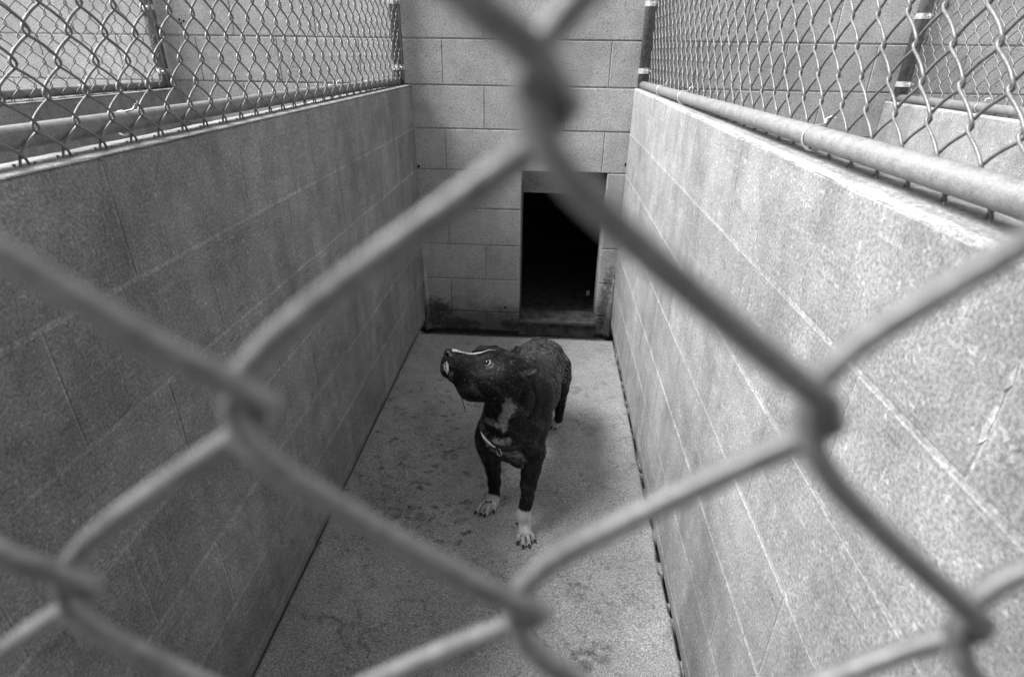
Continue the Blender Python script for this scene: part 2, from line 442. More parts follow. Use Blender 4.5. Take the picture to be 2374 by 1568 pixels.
gl = np.clip(((FX0 + .004 + .004 * smooth_noise(Y, Y*0, 19, 5)) - X) / .003, 0, 1); Zf -= gl * .012
stain_rim = .18 * np.clip((smooth_noise(X, Y, 3.3, 7) - .5) * 2.6, 0, 1) + .12 * np.clip((smooth_noise(X, Y, 9, 8) - .55) * 3, 0, 1)
def blob(cx, cy, rx, ry, amt, rot=0):
    global stain_rim
    c, s = math.cos(rot), math.sin(rot); u = ((X-cx)*c + (Y-cy)*s)/rx; v = (-(X-cx)*s + (Y-cy)*c)/ry
    d = np.sqrt(u*u + v*v); stain_rim = np.maximum(stain_rim, amt * np.clip((1.25 - d) / .5, 0, 1))
def paw_print(cx, cy, a, sz, amt):
    c, s = math.cos(a), math.sin(a)
    for (u, v, r, r2) in ((0, -.012, .019, .014), (-.021, .010, .0075, .011), (-.008, .022, .008, .012), (.009, .022, .008, .012), (.022, .010, .0075, .011)):
        blob(cx + sz*(u*c - v*s), cy + sz*(u*s + v*c), r*sz, r2*sz, amt*random.uniform(.7, 1), a)
for (px, py, a, amt) in ((1150, 1445, .2, .45), (1085, 1500, -.2, .5), (1340, 1375, .3, .45), (1355, 1530, 0, .55), (1395, 1515, .3, .55), (1150, 1350, 0, .3),
                         (1300, 1320, .4, .3), (935, 1055, 1.2, .35), (985, 1000, 1, .35), (1045, 1055, 1.3, .6), (910, 1190, .8, .45), (965, 1190, 1, .4), (1060, 1200, .7, .3),
                         (870, 1190, .5, .35), (1000, 955, 1, .3), (930, 955, .9, .3), (1330, 905, 0, .35), (1365, 1000, 0, .25), (1480, 1400, .2, .3)):
    p = at((px, py), 2, 0); paw_print(p[0], p[1], a, 1.2, amt * 1.3)
rs = np.random.RandomState(4)
for _ in range(150):      # droplets and specks in the left half
    p = at((rs.uniform(830, 1090), rs.uniform(900, 1260)), 2, 0); r = rs.uniform(.003, .009); blob(p[0], p[1], r*rs.uniform(1, 2.4), r, rs.uniform(.4, .85), rs.uniform(-.6, .6))
for _ in range(60):
    blob(rs.uniform(.05, 1.05), rs.uniform(-2.9, -.4), *(rs.uniform(.003, .012, 2)), rs.uniform(.15, .35))
for (px, py, r) in ((742, 1354, .0045), (690, 1400, .003), (835, 1102, .006), (900, 1140, .005), (770, 1430, .003), (1430, 1080, .004)):
    p = at((px, py), 2, 0); blob(p[0], p[1], r, r, .95)
for _ in range(26):
    cx, cy = rs.uniform(.1, 1.0), rs.uniform(-2.9, -.5)
    for _k in range(rs.randint(4, 10)): blob(cx + rs.normal(0, .03), cy + rs.normal(0, .035), rs.uniform(.004, .016), rs.uniform(.004, .012), rs.uniform(.2, .5), rs.uniform(0, 3))
for _ in range(46):       # thin wandering rings of dried water
    cx, cy, R0 = rs.uniform(.15, .95), rs.uniform(-2.8, -1.7), rs.uniform(.02, .06)
    a0 = rs.uniform(0, 6.28); d = np.hypot(X-cx, Y-cy) + .006*smooth_noise(X, Y, 40, 9); ang = np.arctan2(Y-cy, X-cx)
    mk = (np.abs(d - R0) < .0024) & (np.cos(ang - a0) > .1); stain_rim[mk] = np.maximum(stain_rim[mk], .22)
stain_rim = np.maximum(stain_rim, .5 * np.clip(1 - (X - FX0) / .03, 0, 1) * smooth_noise(X, Y, 9, 11))  # floor made darker towards both side walls and its far edge
stain_rim = np.maximum(stain_rim, .55 * np.clip(1 - (FX1 - X) / .045, 0, 1) * smooth_noise(X, Y, 12, 12))
stain_rim = np.maximum(stain_rim, .7 * np.clip(1 - (FY1 - Y) / .02, 0, 1))
idx = np.arange(len(xs)*ny).reshape(len(xs), ny)
V = np.stack([X, Y, Zf], -1).reshape(-1, 3)
Fq = np.stack([idx[:-1, :-1], idx[1:, :-1], idx[1:, 1:], idx[:-1, 1:]], -1).reshape(-1, 4)
def np_mesh(name, V, Fq, mat, smooth=True):
    me = bpy.data.meshes.new(name); nf = len(Fq); k = Fq.shape[1]
    me.vertices.add(len(V)); me.vertices.foreach_set('co', V.astype(np.float32).ravel())
    me.loops.add(nf*k); me.loops.foreach_set('vertex_index', Fq.astype(np.int32).ravel())
    me.polygons.add(nf); me.polygons.foreach_set('loop_start', np.arange(0, nf*k, k, dtype=np.int32))
    me.polygons.foreach_set('use_smooth', [smooth]*nf)
    me.update(calc_edges=True); me.validate(); me.materials.append(mat); return me
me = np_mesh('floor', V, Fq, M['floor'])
a_ = me.attributes.new('stain_rim', 'FLOAT', 'POINT'); a_.data.foreach_set('value', stain_rim.astype(np.float32).ravel())
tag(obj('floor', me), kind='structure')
mb = MB()
mb.box((-3.2, -6.5, -.30), (4.4, YF - .001, -.002))                        # aisle in front of the runs
mb.box((-3.2, YF, -.30), (4.4, -.2595, -.06)); mb.build('ground_slab', M['floor']); tag(bpy.data.objects['ground_slab'], kind='structure')
mb = MB(); mb.box((-3.2, YF + .001, -.059), (-.102, -.259, -.001)); mb.box((1.192, YF + .001, -.059), (4.4, -.259, -.001))
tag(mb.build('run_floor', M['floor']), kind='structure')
mb = MB(); mb.box((-3.2, -.258, -.16), (4.4, .0, -.116))
tag(mb.build('gutter', M['gutter']), kind='structure')
# unseen roof and rear wall added behind the photographer to cut skylight
mb = MB(); mb.box((-3.2, -4.9, 2.50), (4.4, -3.16, 2.58)); o = mb.build('blocker_roof', M['panel']); tag(o, 'unseen roof slab added behind the photographer to block skylight', 'roof')
mb = MB(); mb.box((-3.2, -4.95, -.2), (4.4, -4.75, 2.495)); o = mb.build('blocker_wall', M['panel']); tag(o, 'unseen plain wall added behind the photographer to block skylight', 'wall')
tag(obj('ground', mesh_of('ground', [(-60, -60, -.31), (60, -60, -.31), (60, 60, -.31), (-60, 60, -.31)], [(0, 1, 2, 3)], M['floor'])), kind='structure')

# litter on the floor
def twig(p0, p1, label):
    q = MB(); a = np.array(p0); b_ = np.array(p1); md = (a + b_) / 2 + np.array([.002, .001, .004])
    q.tube([a, md, b_], [.0012, .0018, .0008], 5); o = q.build('straw', M['gutter']); tag(o, label, 'straw'); return o
a = at((738, 1252), 2, .002); b_ = at((727, 1266), 2, .002); twig((a[0]+.012, a[1], .003), (b_[0]+.012, b_[1], .003), 'short dark straw on the floor beside the left wall, nearer one')
a = at((790, 1135), 2, .002); b_ = at((812, 1136), 2, .002); twig((a[0]+.003, a[1], .003), (b_[0], b_[1], .003), 'short dark straw lying level on the floor by the left wall, farther one')

# ------------------------------------------------------------------ chain link
PW, PH = .0383, .0407          # half diamond width and height
def wire_path(runs, start_right, style, e=.0058, bdep=.0027):
    """zigzag in local x (along fence), z up. style 'side': bends open below; 'front': left bends round"""
    A = PW / 2 + e; pts = []; N = 9
    right = start_right
    for r in range(runs):
        for i in range(N):
            u = i / N
            hy = lambda t, a: (math.sqrt(t*t + a*a) - a) / (math.sqrt(1 + a*a) - a)
            if style == 'side': s = u ** 1.62
            elif style == 'front': s = hy(u, .16) if not right else 1 - hy(1 - u, .16)
            else: s = u
            x = A * (1 - 2*s) * (1 if right else -1)
            # right -> left going up is the run '\' : front (-y); left -> right going up is '/' : back
            tgt = -bdep if right else bdep; prev = -tgt
            k = min(1, (u + .10) / .26); k2 = k*k*(3-2*k)
            if u > .90: k2 = 1 - .45 * (u - .90) / .10
            y = prev + (tgt - prev) * k2
            pts.append((x, y, r*PH + u*PH))
        right = not right
    # round the corners a little
    P = np.array(pts); Q = P.copy()
    for _ in range(1): Q[1:-1] = .25*Q[:-2] + .5*Q[1:-1] + .25*Q[2:]
    return [tuple(q_) for q_ in Q]
def wire_mesh(name, runs, start_right, style, r=.00212, knuckle=True, sides=6, zoff=0, e=.0058):
    P = wire_path(runs, start_right, style, e); s = 1 if start_right else -1; A = PW/2 + e
    if knuckle:
        hook = [(s*(A-.0165), s*.006, .0030), (s*(A-.0180), s*.0055, -.0025), (s*(A-.0150), s*.005, -.0085), (s*(A-.0080), s*.0035, -.0118), (s*(A-.0010), s*.0015, -.0100), (s*(A+.0022), 0, -.0045)]
        P = hook + P[1:]
    q = MB(); q.tube(P, r, sides); return q.mesh(name, M['galv'], True)
side_R = wire_mesh('wire', 28, True, 'side'); side_L = wire_mesh('wire', 28, False, 'side')
FZ = 1.249
def side_fence(x_wall, dz, label, far=False):
    """fence standing on the partition whose left face is x_wall; pipe at +.035, mesh at +.062"""
    xm = x_wall + .065
    root = empty('chain_link_fence', (xm, 0, 0), -PI/2)
    tag(root, label, 'fence', 'chain link fences on top of the partition walls')
    n = 75; x0 = .051
    for k in range(n):
        o = obj('wire', side_R if k % 2 else side_L, root, (x0 + PW*(k + .5), random.uniform(-.0006, .0006), FZ + dz))
    # rails: local y = -(.028) is world -x.. pipe lies on the viewer-left side of the mesh
    yp = -.0235
    q = MB(); q.tube([(.028, yp, 1.265 + dz), (1.4, yp, 1.276 + dz), (2.93, yp, 1.286 + dz)], .0170, 20); q.build('rail', M['pipe'], root, True)
    q = MB(); q.tube([(.012, yp, 1.265 + dz), (.0285, yp, 1.265 + dz)], .0205, 16); q.build('rail_end', M['pipe'], root, True)
    q = MB(); q.tube([(.03, yp, 2.36), (2.93, yp, 2.36)], .0195, 16); q.build('top_rail', M['pipe'], root, True)
    q = MB(); q.tube([(.034, yp + .002, 1.236 + dz), (.034, yp + .002, 2.40)], .026, 20); q.build('post', M['post'], root, True)
    q = MB(); q.tube([(x0 - .001, .0, 1.245 + dz), (x0 - .001, .0, 2.36)], .0042, 6); q.build('tension_bar', M['pipe'], root, True)
    for zb in (1.325, 1.60, 1.95, 2.25):
        q = MB(); ring = [(.034 + .0285*math.cos(t), yp + .002 + .0285*math.sin(t)) for t in np.linspace(0, 2*PI, 25)[:-1]]
        v = [(a, b_, zb + dz + h) for h in (-.011, .011) for a, b_ in ring]
        q.add(v, [(i, (i+1) % 24, 24 + (i+1) % 24, 24 + i) for i in range(24)] + [tuple(range(24))[::-1], tuple(range(24, 48))])
        q.box((.056, yp + .010, zb + dz - .010), (.080, yp + .014, zb + dz + .010)); q.tube([(.072, yp, zb + dz), (.072, yp + .03, zb + dz)], .004, 6)
        q.build('brace_band', M['band'], root)
    # wire ties round the rail
    for yt in ((.55, .98, 2.02) if not far else (.6, 1.2)):
        zc = 1.265 + dz + .0064 * (yt - .028); pts = []
        for t in np.linspace(-.35*PI, 1.45*PI, 22):
            pts.append((yt + .010*math.sin(t*.6), yp - .0225*math.cos(t - PI/2 - .3) , zc + .0225*math.sin(t - PI/2 + .5)))
        hk = [(yt + .004, .006, zc + .030), (yt - .006, .004, zc + .034), (yt - .010, -.004, zc + .028)]
        q = MB(); q.tube(hk + [(yt - .004, -.006, zc + .0215)] + [(yt + .014*i/19, yp + .0190*math.cos(PI*.42 + i/19*PI*1.35), zc + .0190*math.sin(PI*.42 + i/19*PI*1.35)) for i in range(20)] , .0017, 6)
        q.build('wire_tie', M['band'], root, True)
    return root
side_fence(-.10 + .012 - .01, 0, 'chain link fence on the shaded left partition beside the dog run')
side_fence(1.083, 0, 'chain link fence with thick pipe rail on the bright right partition')
side_fence(-1.29, -.034, 'farther chain link fence on the left, beyond the next run', True)
side_fence(-2.48, 0, 'unseen outermost chain link fence on the left, added to dim the sun', True)  # out of view, added to thin the sun on the upper left wall
side_fence(2.28, -.038, 'farther chain link fence on the right, beyond the next run', True)

# the gate right in front of the lens
M['wire_side'] = M['galv']; M['galv'] = galv('gate wire', .33, .36, .15)
fr_R = wire_mesh('wire', 46, True, 'front', .00192, False, 10, e=.0042); fr_L = wire_mesh('wire', 46, False, 'front', .00192, False, 10, e=.0042)
gx, gy, gz = CAM[0] + .0005, CAM[1] + .0655, CAM[2] - .0037
gate = empty('chain_link_gate', (gx, gy, 0)); tag(gate, 'blurred chain link mesh close in front of the lens across the whole view', 'gate')
z00 = gz - 28 * PH
for k in range(-17, 10):
    # node A (k = 0 boundary): wire -1 has its right bend there, wire 0 its left bend
    isR = (k % 2 != 0)
    xo = PW*(k + .5) - {True: .0040}.get(k <= -3, {-2: .00315, -1: .00115}.get(k, 0)) - (.0046 if k >= 2 else (.0023 if k == 1 else 0))
    o = obj('wire', fr_R if isR else fr_L, gate, (xo, 0, z00 + (-.0012 if k <= -1 else (.0016 if k >= 1 else 0))))
    if k == -2: o.scale = (1.04, 1, 1)
    if k == -1: o.scale = (1.06, 1, 1)
    if k == 1: o.scale = (.89, 1, 1)
for (a, b_) in (((-.665, 0, .1), (-.665, 0, 2.15)), ((.388, 0, .1), (.388, 0, 2.15))):
    q = MB(); q.tube([a, b_], .021, 16); q.build('frame_post', M['pipe'], gate, True)
for z in (.08, 2.17):
    q = MB(); q.tube([(-.665, 0, z), (.388, 0, z)], .021, 16); q.build('frame_rail', M['pipe'], gate, True)
# ------------------------------------------------------------------ the dog
VX = .0030
LO = np.array([.36, -1.82, -.004]); HI = np.array([.88, -.93, .72])
DN = np.ceil((HI - LO) / VX).astype(int)
SD = np.full(DN, .05, np.float32)
def _box(c, rad):
    a = np.clip(np.floor((c - rad - LO) / VX).astype(int), 0, DN); b_ = np.clip(np.ceil((c + rad - LO) / VX).astype(int) + 1, 0, DN)
    if (b_ <= a).any(): return None
    g = [LO[i] + VX * np.arange(a[i], b_[i], dtype=np.float32) for i in range(3)]
    return tuple(slice(a[i], b_[i]) for i in range(3)), g
def _merge(sl, d, k, sub=False):
    o = SD[sl]
    if sub:
        h = np.clip(.5 - .5*(o + d)/k, 0, 1); SD[sl] = o*(1-h) - d*h + k*h*(1-h)
    else:
        h = np.clip(.5 + .5*(d - o)/k, 0, 1); SD[sl] = d*(1-h) + o*h - k*h*(1-h)
def cone(a, ra, b_, rb, k=.02):
    a = np.array(a, float); b_ = np.array(b_, float); c = (a+b_)/2; rad = np.abs(b_-a)/2 + max(ra, rb) + k + .012
    r_ = _box(c, rad)
    if r_ is None: return
    sl, g = r_; ab = b_-a; L2 = ab@ab
    px = g[0][:, None, None]-a[0]; py = g[1][None, :, None]-a[1]; pz = g[2][None, None, :]-a[2]
    h = np.clip((px*ab[0]+py*ab[1]+pz*ab[2])/L2, 0, 1)
    d = np.sqrt((px-ab[0]*h)**2+(py-ab[1]*h)**2+(pz-ab[2]*h)**2) - (ra+(rb-ra)*h)
    _merge(sl, d.astype(np.float32), k)
def ell(c, R3, A=None, k=.02, sub=False):
    """ellipsoid, radii R3 along the rows of A"""
    c = np.array(c, float); R3 = np.array(R3, float); A = np.eye(3) if A is None else np.array(A, float)
    rad = np.full(3, R3.max() + k + .012); r_ = _box(c, rad)
    if r_ is None: return
    sl, g = r_
    px = g[0][:, None, None]-c[0]; py = g[1][None, :, None]-c[1]; pz = g[2][None, None, :]-c[2]
    k0 = 0; k1 = 0
    for i in range(3):
        q_ = px*A[i][0]+py*A[i][1]+pz*A[i][2]; k0 = k0 + (q_/R3[i])**2; k1 = k1 + (q_/R3[i]**2)**2
    k0 = np.sqrt(k0); k1 = np.sqrt(k1) + 1e-9
    _merge(sl, (k0*(k0-1)/k1).astype(np.float32), k, sub)
def groove(pts, r_, k=.006):
    P_ = [np.array(p, float) for p in pts]
    for a, b_ in zip(P_, P_[1:]):
        for u in np.linspace(0, 1, max(2, int(np.linalg.norm(b_-a)/.005))):
            c = a*(1-u) + b_*u; q_ = ray_in(c)
            ell(c, (r_, r_, r_), None, k, True)
def ray_in(c): return c
def hit(p, y0, y1):
    """first point of the skin seen from the measuring station along one line of sight"""
    y = y0
    while y < y1:
        c = at(p, 1, y); g = np.round((c - LO)/VX).astype(int)
        if (g >= 0).all() and (g < DN).all() and SD[tuple(g)] < 0: return c
        y += .0015
    return at(p, 1, (y0+y1)/2)
def chain(nodes, k=.02, step=None):
    for (p, r), (q_, s) in zip(nodes, nodes[1:]): cone(p, r, q_, s, k)
Y = lambda p, y: at(p, 1, y)

# torso ---------------------------------------------------------------
chest = Y(q6(760, 190), -1.50); rib = Y(q5(1560, 940), -1.35); loin = Y(q5(1660, 640), -1.18); rump = Y(q5(1660, 470), -1.06)
pre = Y(q6(690, 350), -1.575)
ell(chest, (.100, .115, .118), k=.03)
cone(chest + [0, .02, .0], .098, rib + [-.006, 0, 0], .096, .03)
cone(rib + [-.006, 0, 0], .096, loin, .085, .03)
cone(loin, .086, rump, .080, .03)
cone(pre, .056, chest + [0, .02, -.01], .09, .03)
# keel between the fore legs
cone(Y(q6(700, 380), -1.56), .052, Y(q6(815, 495), -1.50), .036, .03)
cone(Y(q6(815, 495), -1.50), .036, rib + [-.01, .02, -.07], .05, .04)
# withers and back line
cone(Y(q5(1480, 700), -1.46), .060, loin + [0, 0, .022], .055, .03)
# shoulders / upper arms
shR = Y(q6(960, 250), -1.53); shL = Y(q6(480, 330), -1.52)
ell(shR + [-.024, 0, .020], (.036, .058, .074), k=.025)
ell(shL, (.040, .056, .078), k=.03)
# fore leg on the viewer's right
fr = [(Y(q6(935, 330), -1.545), .040), (Y(q6(948, 470), -1.575), .0370), (Y(q6(928, 590), -1.60), .0285), (Y(q6(914, 680), -1.617), .0268), (Y(q6(896, 800), -1.635), .0240),
      (Y(q6(886, 930), -1.652), .0180), (Y(q6(868, 1000), -1.660), .0178), (Y(q6(848, 1100), -1.668), .0200), (Y(q6(846, 1190), -1.674), .0222)]
chain(fr, .014)
# elbow knob
ell(Y(q6(975, 640), -1.595), (.016, .018, .018), k=.014)
pawR0 = Y(q6(848, 1190), -1.678)
# fore leg on the viewer's left
fl = [(Y(q6(500, 330), -1.535), .043), (Y(q6(512, 440), -1.530), .0345), (Y(q6(522, 540), -1.528), .0300), (Y(q6(540, 650), -1.530), .0240), (Y(q6(550, 780), -1.535), .0200),
      (Y(q6(548, 900), -1.543), .0180), (Y(q6(540, 960), -1.548), .0185), (Y(q6(520, 1010), -1.552), .0205)]
chain(fl, .014)
claws = []; gaps = []
def paw(base, tips, kn, toe_r, pad_r, up=.013):
    """base = metacarpus end, tips = toe points on the floor; each toe arches from a knuckle"""
    ks = []
    base = np.array(base)
    mid = np.mean(tips, axis=0)
    cone(base, pad_r, base*.45 + mid*.55 + [0, 0, .013], pad_r*.92, .008)
    for i, t in enumerate(tips):
        t = np.array(t, float); t[2] = toe_r*.80
        d = t - base; d[2] = 0; d /= np.linalg.norm(d)
        k1 = base*.52 + t*.48; k1[2] = toe_r + up + (.003 if i in (1, 2) else 0)
        k2 = base*.22 + t*.78; k2[2] = toe_r + up*.75
        cone(k1, toe_r*1.02, k2, toe_r*1.02, .0045); cone(k2, toe_r*1.0, t, toe_r*.86, .003)
        ks.append((k1, k2, t))
        claws.append((t + d*toe_r*.55 + [0, 0, .003], t + d*(toe_r + .012) + [0, 0, -.0065]))
    toe_gaps(ks, toe_r)

def toe_gaps(ks, toe_r):
    for (a1, a2, a3), (b1, b2, b3) in zip(ks, ks[1:]):
        P_ = [(a1+b1)/2 + [0, 0, toe_r*.55], (a2+b2)/2 + [0, 0, toe_r*.5], (a3+b3)/2 + [0, 0, toe_r*.6]]
        for p_, q_ in zip(P_, P_[1:]):
            for u in np.linspace(0, 1, 6):
                c = p_*(1-u) + q_*u; ell(c, (.0034, .0034, .0060), None, .003, True); gaps.append(c)
F0 = lambda p, z=0.0: at(p, 2, z)
baseR = Y(q6(850, 1230), -1.678); 
tR = [F0(q6(800, 1385)), F0(q6(843, 1420)), F0(q6(893, 1418)), F0(q6(938, 1372))]
paw(baseR, tR, None, .0100, .0215)
baseL = Y(q6(528, 1010), -1.552)
tL = [F0(q6(385, 1085)), F0(q6(432, 1100)), F0(q6(468, 1108)), F0(q6(540, 1070))]
paw(baseL, tL, None, .0098, .0190)
# dew claws
claws.append((Y(q6(785, 1190), -1.684), Y(q6(762, 1215), -1.690)))
# hind leg, viewer's right
hr = [(Y(q5(1810, 470), -1.06), .062), (Y(q5(1930, 600), -1.09), .048), (Y(q5(1950, 760), -1.12), .0440), (Y(q5(1945, 930), -1.115), .0360), (Y(q5(1950, 1060), -1.085), .0265), (Y(q5(1965, 1150), -1.060), .0185),
      (Y(q5(1950, 1250), -1.068), .0160), (Y(q5(1945, 1340), -1.078), .0165)]
chain(hr, .016)
baseH = Y(q5(1930, 1385), -1.083)
tH = [F0(q5(1835, 1495)), F0(q5(1868, 1515)), F0(q5(1912, 1512)), F0(q5(1958, 1480))]
paw(baseH, tH, None, .0100, .0185)
# hind leg, viewer's left (mostly hidden behind the fore hand)
hl = [(rump + [-.045, 0, -.01], .060), (np.array([.600, -1.15, .255]), .050), (np.array([.592, -1.19, .215]), .040), (np.array([.588, -1.165, .16]), .026), (np.array([.588, -1.15, .115]), .0185), (np.array([.586, -1.19, .055]), .0165)]
chain(hl, .016)
paw(np.array([.585, -1.205, .034]), [np.array([.556, -1.262, 0]), np.array([.571, -1.279, 0]), np.array([.590, -1.283, 0]), np.array([.607, -1.268, 0])], None, .0100, .0185)
# tail, thin, hanging to the left behind the rump
tl = [(rump + [-.01, .075, .015], .017), (rump + [-.05, .100, -.01], .012), (Y(q5(1330, 335), -.985), .0085), (Y(q5(1262, 372), -1.00), .0055), (Y(q5(1200, 420), -1.01), .004)]
chain(tl, .01)

# head -----------------------------------------------------------------
ha = math.radians(13); D0 = 1.655; HU = .618/6.533/1310.94*D0
e1 = math.cos(ha)*(-RGT) + math.sin(ha)*(-FWD); e2 = UPV.copy(); e3 = math.cos(ha)*(-FWD) + math.sin(ha)*RGT
HA = [e1, e2, e3]
def H_(X, Yh, t=0.): return dep(qh(X, Yh), D0 - t - (1200 - X)*HU*math.tan(ha))
def he(X, Yh, t, rx, ry, rz, k=.012, sub=False, tilt=0):
    c, s = math.cos(tilt), math.sin(tilt); A = [c*e1 + s*e2, -s*e1 + c*e2, e3]
    ell(H_(X, Yh, t), (rx*HU, ry*HU, rz), A, k, sub)
# neck first
neck = [(H_(1560, 900, .0), .062), (Y(q5(1215, 1050), -1.575), .070), (Y(q5(1190, 1350), -1.570), .074), (Y(q7(820, 430), -1.565), .080), (chest + [0, -.02, .02], .095)]
chain(neck, .022)
cone(H_(1850, 800, -.005), .055, Y(q5(1480, 1000), -1.50), .080, .03)
cone(Y(q5(1480, 1000), -1.50), .081, Y(q5(1455, 1300), -1.50), .085, .03)
cone(Y(q5(1440, 1120), -1.585), .018, Y(q5(1580, 1500), -1.58), .022, .02)   # skin fold down the neck
cone(Y(q5(1560, 760), -1.55), .012, Y(q5(1610, 1050), -1.57), .014, .012); cone(Y(q5(1610, 1050), -1.57), .014, Y(q5(1570, 1260), -1.58), .010, .012)
cone(Y(q5(1480, 950), -1.62), .008, Y(q5(1450, 1120), -1.63), .008, .010)
ell(Y(q6(880, 380), -1.60), (.030, .03, .05), k=.02)
# skull and muzzle by stations
for (X, Yc, rx, ry, rz, k) in ((330, 450, 150, 250, .031, .012), (430, 560, 190, 340, .036, .014), (600, 660, 240, 430, .040, .016), (800, 830, 260, 545, .044, .018),
                               (1020, 860, 300, 610, .052, .02), (1280, 850, 360, 640, .062, .02), (1560, 830, 380, 590, .068, .02), (1800, 790, 330, 470, .062, .02)):
    he(X, Yc, 0, rx, ry, rz, k)
he(235, 600, 0, 150, 270, .024, .012, tilt=.15)                # front of the lips
he(430, 830, 0, 180, 190, .026, .012, tilt=-.7)                # chin
he(660, 1050, 0, 210, 230, .030, .014, tilt=-.5)
he(820, 1210, .012, 250, 205, .030, .018)                      # flews
he(820, 1210, -.012, 250, 205, .030, .018)
he(1480, 960, .030, 330, 330, .040, .02)                       # cheek
he(1480, 960, -.030, 330, 330, .040, .02)
he(1290, 370, .022, 210, 130, .022, .012, tilt=-.15); he(1290, 370, -.022, 210, 130, .022, .012, tilt=-.15)   # brow
he(1000, 150, 0, 250, 70, .020, .012, True, tilt=.1) if False else None
he(860, 160, 0, 330, 105, .05, .010, True)                     # the stop, hollow of the profile
he(1010, 560, .060, 230, 150, .012, .02, True, tilt=.3)       # hollow before the eye
# nose leather
he(275, 305, 0, 120, 138, .0185, .004)
he(262, 345, .0135, 46, 50, .006, .003, True)
he(262, 345, -.0135, 46, 50, .006, .003, True)
he(330, 390, .019, 60, 18, .004, .003, True, tilt=.5)
# mouth line
for i in range(12):
    u = i/11; X_ = 190 + 700*u; Y_ = 520 + 640*u**.8 if u < .3 else 520 + 640*.3**.8 + 560*(u-.3)
EYE = H_(1243, 528, .0525)
ell(EYE + e3*.0035, (.0120, .0070, .006), [math.cos(.35)*e1 - math.sin(.35)*(-e2), math.sin(.35)*(-e1)*1.0 + math.cos(.35)*e2, e3], .004, True)
EYE2 = H_(1240, 525, -.0535)
# ears: near one lies back, far one folds over behind the skull
def flap(pts, th, k=.006):
    """thin bent sheet between two edge lines of points (root to tip)"""
    A_, B_ = pts; n = 7
    for i in range(n):
        u = i/(n-1)
        a = A_[0]*(1-u) + A_[1]*u; b2 = B_[0]*(1-u) + B_[1]*u
        cone(a, th, b2, th*.8, k)
root_a = H_(1880, 480, .060); root_b = H_(2120, 900, .068)
tip = H_(2500, 670, .066); tb = H_(2420, 750, .074)
flap(((root_a, root_b), (tip, tb)), .0050, .005)
cone(H_(1850, 560, .046), .012, H_(2150, 620, .056), .008, .012)
cone(H_(2000, 800, .05), .014, H_(2250, 740, .056), .008, .012)
far_a = (H_(1560, 330, -.050), H_(1250, 210, -.078)); far_b = (H_(1480, 120, -.085), H_(880, 240, -.070))
cone(H_(1700, 350, -.050), .016, H_(1420, 185, -.074), .0100, .01)
cone(H_(1420, 185, -.074), .0100, H_(1070, 165, -.080), .0080, .006)
cone(H_(1070, 165, -.080), .0080, H_(870, 262, -.072), .0045, .004)
cone(H_(1420, 230, -.070), .0100, H_(1080, 240, -.070), .0080, .006)

# folds of skin and muscle edges, cut just at the surface
def crease(pts, y0, y1, r_, k=.005, dep_=.2):
    hs = [hit(p_, y0, y1) for p_ in pts]; groove([h + FWD*(-r_*dep_) for h in hs], r_, k)
crease([q5(1545, 860), q5(1590, 950), q5(1612, 1050), q5(1608, 1150), q5(1570, 1260), q5(1500, 1350), q5(1400, 1430)], -1.80, -1.2, .0055)
crease([q5(1440, 900), q5(1400, 1000), q5(1370, 1080), q5(1330, 1180)], -1.80, -1.2, .0045)
crease([q5(1500, 1000), q5(1480, 1100), q5(1440, 1230)], -1.80, -1.2, .0040)
crease([q5(1900, 620), q5(1880, 700), q5(1900, 800)], -1.60, -1.0, .0050)
crease([q6(820, 430), q6(835, 500), q6(850, 560), q6(845, 620)], -1.80, -1.3, .0055)
crease([q6(455, 420), q6(470, 470), q6(520, 480), q6(580, 485)], -1.80, -1.3, .0045)
crease([q6(640, 350), q6(650, 400), q6(680, 450)], -1.80, -1.3, .0040)
crease([qh(190, 430), qh(195, 520), qh(200, 600)], -1.8, -1.3, .0030, .003)
# surface nets ---------------------------------------------------------
S = SD < 0
vn = np.zeros(S.shape, np.int8)
c_ = np.zeros(tuple(np.array(S.shape)-1), np.int8)
for a in (0, 1):
    for b_ in (0, 1):
        for d in (0, 1): c_ += S[a:S.shape[0]-1+a, b_:S.shape[1]-1+b_, d:S.shape[2]-1+d]
act = (c_ > 0) & (c_ < 8); ids = -np.ones(act.shape, np.int32); ii = np.argwhere(act); ids[act] = np.arange(len(ii))
acc = np.zeros((len(ii), 3)); cnt = np.zeros(len(ii))
cor = [(a, b_, d) for a in (0, 1) for b_ in (0, 1) for d in (0, 1)]
val = {q_: SD[ii[:, 0]+q_[0], ii[:, 1]+q_[1], ii[:, 2]+q_[2]] for q_ in cor}
for p_ in cor:
    for ax in range(3):
        if p_[ax] == 0:
            q_ = list(p_); q_[ax] = 1; q_ = tuple(q_); va, vb = val[p_], val[q_]
            mk = (va < 0) != (vb < 0); t = np.where(mk, va/(va - vb + 1e-12), 0)
            pt = np.tile(np.array(p_, float), (len(ii), 1)); pt[:, ax] += t
            acc[mk] += pt[mk]; cnt[mk] += 1
DV = LO + VX*(ii + acc/cnt[:, None])
quads = []
